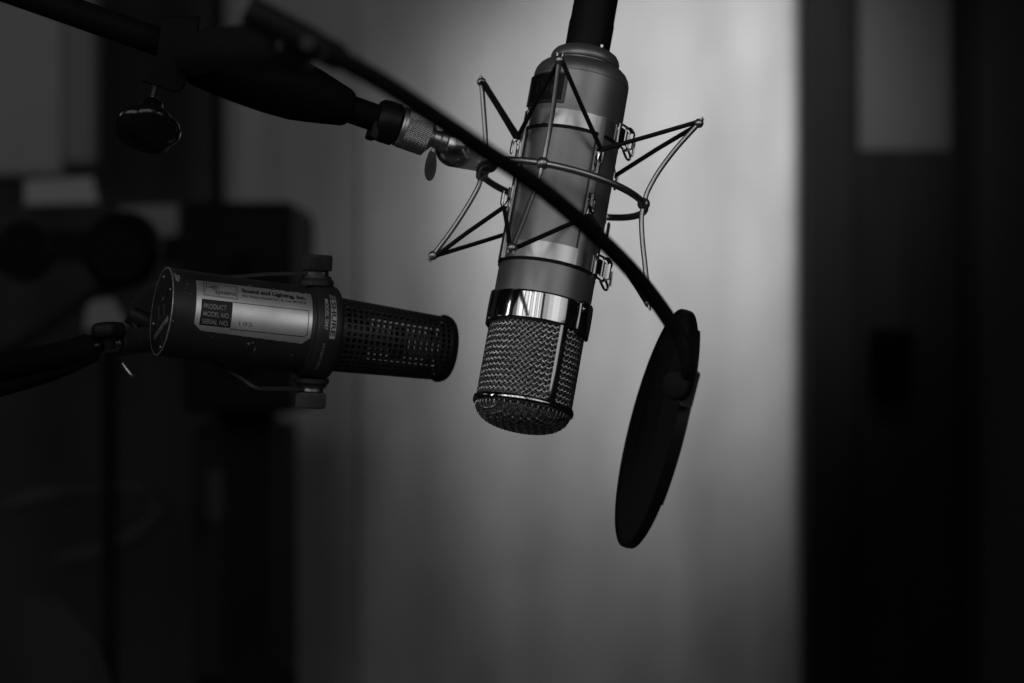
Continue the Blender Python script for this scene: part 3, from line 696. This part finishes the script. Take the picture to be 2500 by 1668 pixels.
# paint chips
ch = MB()
def chip(s, deg, w, h, r=25.78, n=9):
    pts = []
    for i in range(n):
        t = 2 * math.pi * i / n; k = random.uniform(.45, 1.1); pts.append(sc(r, deg + math.degrees(h * k * math.sin(t) / 25), s + w * k * math.cos(t)))
    ch.add(pts, [tuple(range(n))])
for a_ in ((48, 117, 1.4, 1.2), (50, 115, .7, .9), (52.3, 124, .35, 3.4), (9, 47, .45, .4), (8, 54, .3, .4), (10.5, 62, .25, .25), (73, 122, .3, .3), (74.8, 126, .5, .7), (46, 33, 1.6, .4), (60.5, 33, .7, .8), (26, 114, .4, .3), (28.5, 115, .3, .3), (3.2, 36, 2.2, 3.2), (2.9, 42, 1.5, 1.6), (3.4, 44, .9, 1.6), (1.7, 30, .8, 1.4), (2, 100, .7, .5)):
    chip(*a_)
ch.build('chipped_paint', M_WORN, bmic, 0)['kind'] = 'stuff'
# rear panel
rp = MB().lathe([(1e-3, .2), (24.9, .2)], 72, caps=False, M=Matrix()).build('rear_panel', M_SMB, bmic)
rim = MB(); pts = [sc(25.35 + random.uniform(-.06, .06), a_, .55) for a_ in range(0, 360, 5)]
rim.tube(pts, .42, 8, closed=True); rim.build('worn_rim', M_WORN, rp)
def disk(x, y, h=0.): return Vector((x, y, -.05 - h))
mk = MB()
def dbar(x0, y0, x1, y1, wd):
    a_ = Vector((x0, y0)); b_ = Vector((x1, y1)); d = (b_ - a_).normalized(); q = Vector((-d.y, d.x)) * wd / 2
    mk.add([disk(*(a_ + q)), disk(*(b_ + q)), disk(*(b_ - q)), disk(*(a_ - q))], [(0, 1, 2, 3)])
for a_ in ((9.1, 1.9, 5.4, -1.4, .5), (2.7, -6.7, -5.7, -2.0, .45), (4.2, 7.2, -2.6, 9.4, .5), (-1.3, 9.4, -2.6, 9.4, .5), (1.5, 5.4, .5, 6.2, .5), (-3, 2.5, -4.2, 3.4, .5), (4.5, 3.6, 3.4, 4.4, .5), (7.2, 1.4, 7.6, 3.8, .4), (-16.5, -6.4, -13.6, -8.2, .2)): dbar(*a_)
mk.build('switch_diagram', M_SILK, rp, 0)
st = MB()
def dquad(P): st.add([disk(x, y, .06) for x, y in P], [tuple(range(len(P)))])
dquad([(-13.2, -6.0), (-16.2, -3.8), (-4.4, 22.2), (-1.2, 20.0)]); dquad([(-14.2, -8.2), (-17.2, -6.2), (-16.7, -5.0), (-13.6, -7.1)])
st.build('name_sticker', mat('dull_sticker', .22, .5), rp, 0)
dirv = Vector((11.8, 26.1)).normalized(); upd = Vector((dirv.y * -1, dirv.x)) * -1
tm = text_mesh('SHURE', 3.2, lambda x, y: disk(-15.3 + dirv.x * x + .8736 * y, -2.6 + dirv.y * x - .3950 * y, .12), 20, .08)
tm.build('lettering', M_INK, rp, 0)
for (x, y) in ((19.8, -4.6), (-20.3, 10.8), (-8, -15), (13, 16)):
    MB().lathe([(1e-3, -.5), (1.0, -.45), (1.2, .1)], 16, M=Matrix.Translation((x, y, -.1))).build('panel_screw', M_STEEL, rp)
MB().lathe([(1e-3, .1), (2.0, .1), (2.2, -.05)], 24, M=Matrix.Translation((11.3, 8.5, -.1))).build('switch_hole', M_INK, rp)
# yoke with knurled side knobs
yk = MB()
def ribbon(P, wdt, th):
    P = smoothpath(P, 8); vs = []; fs = []
    for i, p in enumerate(P):
        d = (P[min(i + 1, len(P) - 1)] - P[max(i - 1, 0)]).normalized(); wv_ = Vector((0, 1, 0)); wv_ = (wv_ - d * wv_.dot(d)).normalized(); nn = d.cross(wv_)
        for a_, b_ in ((-1, -1), (1, -1), (1, 1), (-1, 1)): vs.append(p + wv_ * a_ * wdt / 2 + nn * b_ * th / 2)
    for i in range(len(P) - 1):
        for k in range(4): fs.append((i * 4 + k, i * 4 + (k + 1) % 4, i * 4 + 4 + (k + 1) % 4, i * 4 + 4 + k))
    fs.append((3, 2, 1, 0)); e = (len(P) - 1) * 4; fs.append((e, e + 1, e + 2, e + 3)); yk.add(vs, fs)
ribbon([(34.2, 0, 95), (34.2, 0, 88), (32.0, -3, 74), (29.5, -10, 60), (26, -20, 46), (22, -31, 26), (14, -38, 0), (-4, -40, -10)], 9, 1.8)
ribbon([(-34.6, 0, 95), (-34.6, 0, 88), (-36.6, -2, 72), (-37, -4, 62), (-32, -12, 52), (-25, -24, 36), (-24, -34, 8), (-14, -39, -4), (-4, -40, -10)], 9, 1.8)
yk.build('yoke', M_STEEL if False else mat('dark_yoke_metal', .02, .5, .2), bmic, 40)
for sg in (1, -1):
    Mk = Matrix.Translation((0, 0, 92.5)) @ Matrix.Rotation(R(5.2), 4, 'Y') @ Matrix.Rotation(R(90 * sg), 4, 'Y')
    MB().lathe([(10.4, 27.6), (10.4, 30), (8.8, 31.8), (8.6, 33.0)], 48, M=Mk).build('pivot_boss', M_SM, bmic, 30)
    MB().lathe([(7.2, 33.1), (7.4, 35.2), (6.8, 36.0)], 40, M=Mk).build('washer', M_STEEL, bmic, 30)
    nA = 160; prof = [(7.6, 36.0), (8.4, 36.2), (8.75, 36.8), (8.75, 44.2), (8.3, 45.2), (7.6, 45.5), (1e-3, 45.5)]; vs = []; fs = []
    for r, z in prof:
        for i in range(nA):
            a_ = 2 * math.pi * i / nA; q = r + (.22 * (1 if i % 4 < 2 else -1) if 8.7 < r else 0)
            vs.append(Mk @ Vector((q * math.cos(a_), q * math.sin(a_), z)))
    for j in range(len(prof) - 1):
        for i in range(nA): fs.append((j * nA + i, j * nA + (i + 1) % nA, (j + 1) * nA + (i + 1) % nA, (j + 1) * nA + i))
    fs.append(tuple(range(nA))[::-1]); kk = MB(); kk.add(vs, fs)
    kk.build('side_knob', mat('knob_metal', .11, .42, .5, noise=.3, nscale=90) if sg < 0 else M_SMB, bmic, 25)
# mounting tube behind, then the arm that carries it
ISM = SMF.inverted()
def ps(px, py, D): return (ISM @ at(px, py, D)) * 1000
mt_ = seg_axis(ps(286, 838, 1.275), ps(395, 826, 1.300)); Lm = (ps(395, 826, 1.300) - ps(286, 838, 1.275)).length
MB().lathe([(6.0, -.6), (7.2, 0), (7.7, .8), (7.7, Lm + 10)], 48, M=mt_).build('mounting_tube', M_SM, bmic, 30)
MB().tube(smoothpath([ps(395, 826, 1.300), ps(430, 820, 1.306), SMF.inverted() @ (SMF @ (Vector((-4, -40, -10)) * .001)) * 1000]), 6, 14).build('mount_neck', M_SMB, bmic)
MB().tube(smoothpath([ps(300, 888, 1.27), ps(312, 905, 1.268), ps(325, 918, 1.268), ps(340, 915, 1.272)]), 1.2, 8).build('spring_hook', M_STEEL, bmic)
o = at(265, 843, 1.273); ar = empty('scissor_arm', Matrix.Translation(o), 'dark scissor arm with thumb knob holding the sideways black microphone', 'boom arm')
def pa(px, py, D): return (at(px, py, D) - o) * 1000
mt2 = seg_axis(pa(286, 838, 1.275), pa(205, 850, 1.262)); L2_ = (pa(286, 838, 1.275) - pa(205, 850, 1.262)).length
th = MB(); n_ = 64
th.tube([pa(288, 838, 1.275).lerp(pa(236, 845, 1.267), i / n_) for i in range(n_ + 1)], [4.4 + .45 * math.cos(i * math.pi * 2 / 8) for i in range(n_ + 1)], 24).build('threaded_stud', M_STEEL, ar, 80)
MB().lathe([(6.4, 0), (7.0, 1), (7.0, 22), (6, 24)], 40, M=seg_axis(pa(240, 843, 1.268), pa(180, 855, 1.258))).build('stud_collar', M_BLKG, ar, 30)
MB().tube(smoothpath([pa(215, 850, 1.262), pa(150, 868, 1.25), pa(60, 885, 1.23), pa(-80, 910, 1.2)]), 8.2, 24).build('arm_tube', M_CLAMP, ar)
MB().tube(smoothpath([pa(230, 862, 1.262), pa(150, 900, 1.25), pa(60, 930, 1.23), pa(-80, 970, 1.2)]), 5.0, 20).build('lower_arm_tube', M_CLAMP, ar)
kv = []; kf = []; KA2 = axisM(pa(266, 832, 1.262), Vector((-.06, .05, 1)))
prof = [(3, -6), (4, 0), (8.6, .8), (9.4, 2.0), (9.6, 6.4), (8.4, 8.6), (5, 9.4), (1e-3, 9.6)]
for r, z in prof:
    for i in range(64):
        t = 2 * math.pi * i / 64; q = r + (.5 * math.cos(6 * t) if r > 8 else 0)
        kv.append(KA2 @ Vector((q * math.cos(t), q * math.sin(t), z + 1.2)))
for j in range(len(prof) - 1):
    for i in range(64): kf.append((j * 64 + i, j * 64 + (i + 1) % 64, (j + 1) * 64 + (i + 1) % 64, (j + 1) * 64 + i))
kb = MB(); kb.add(kv, kf); kb.build('thumb_knob', M_BLKP, ar, 50)
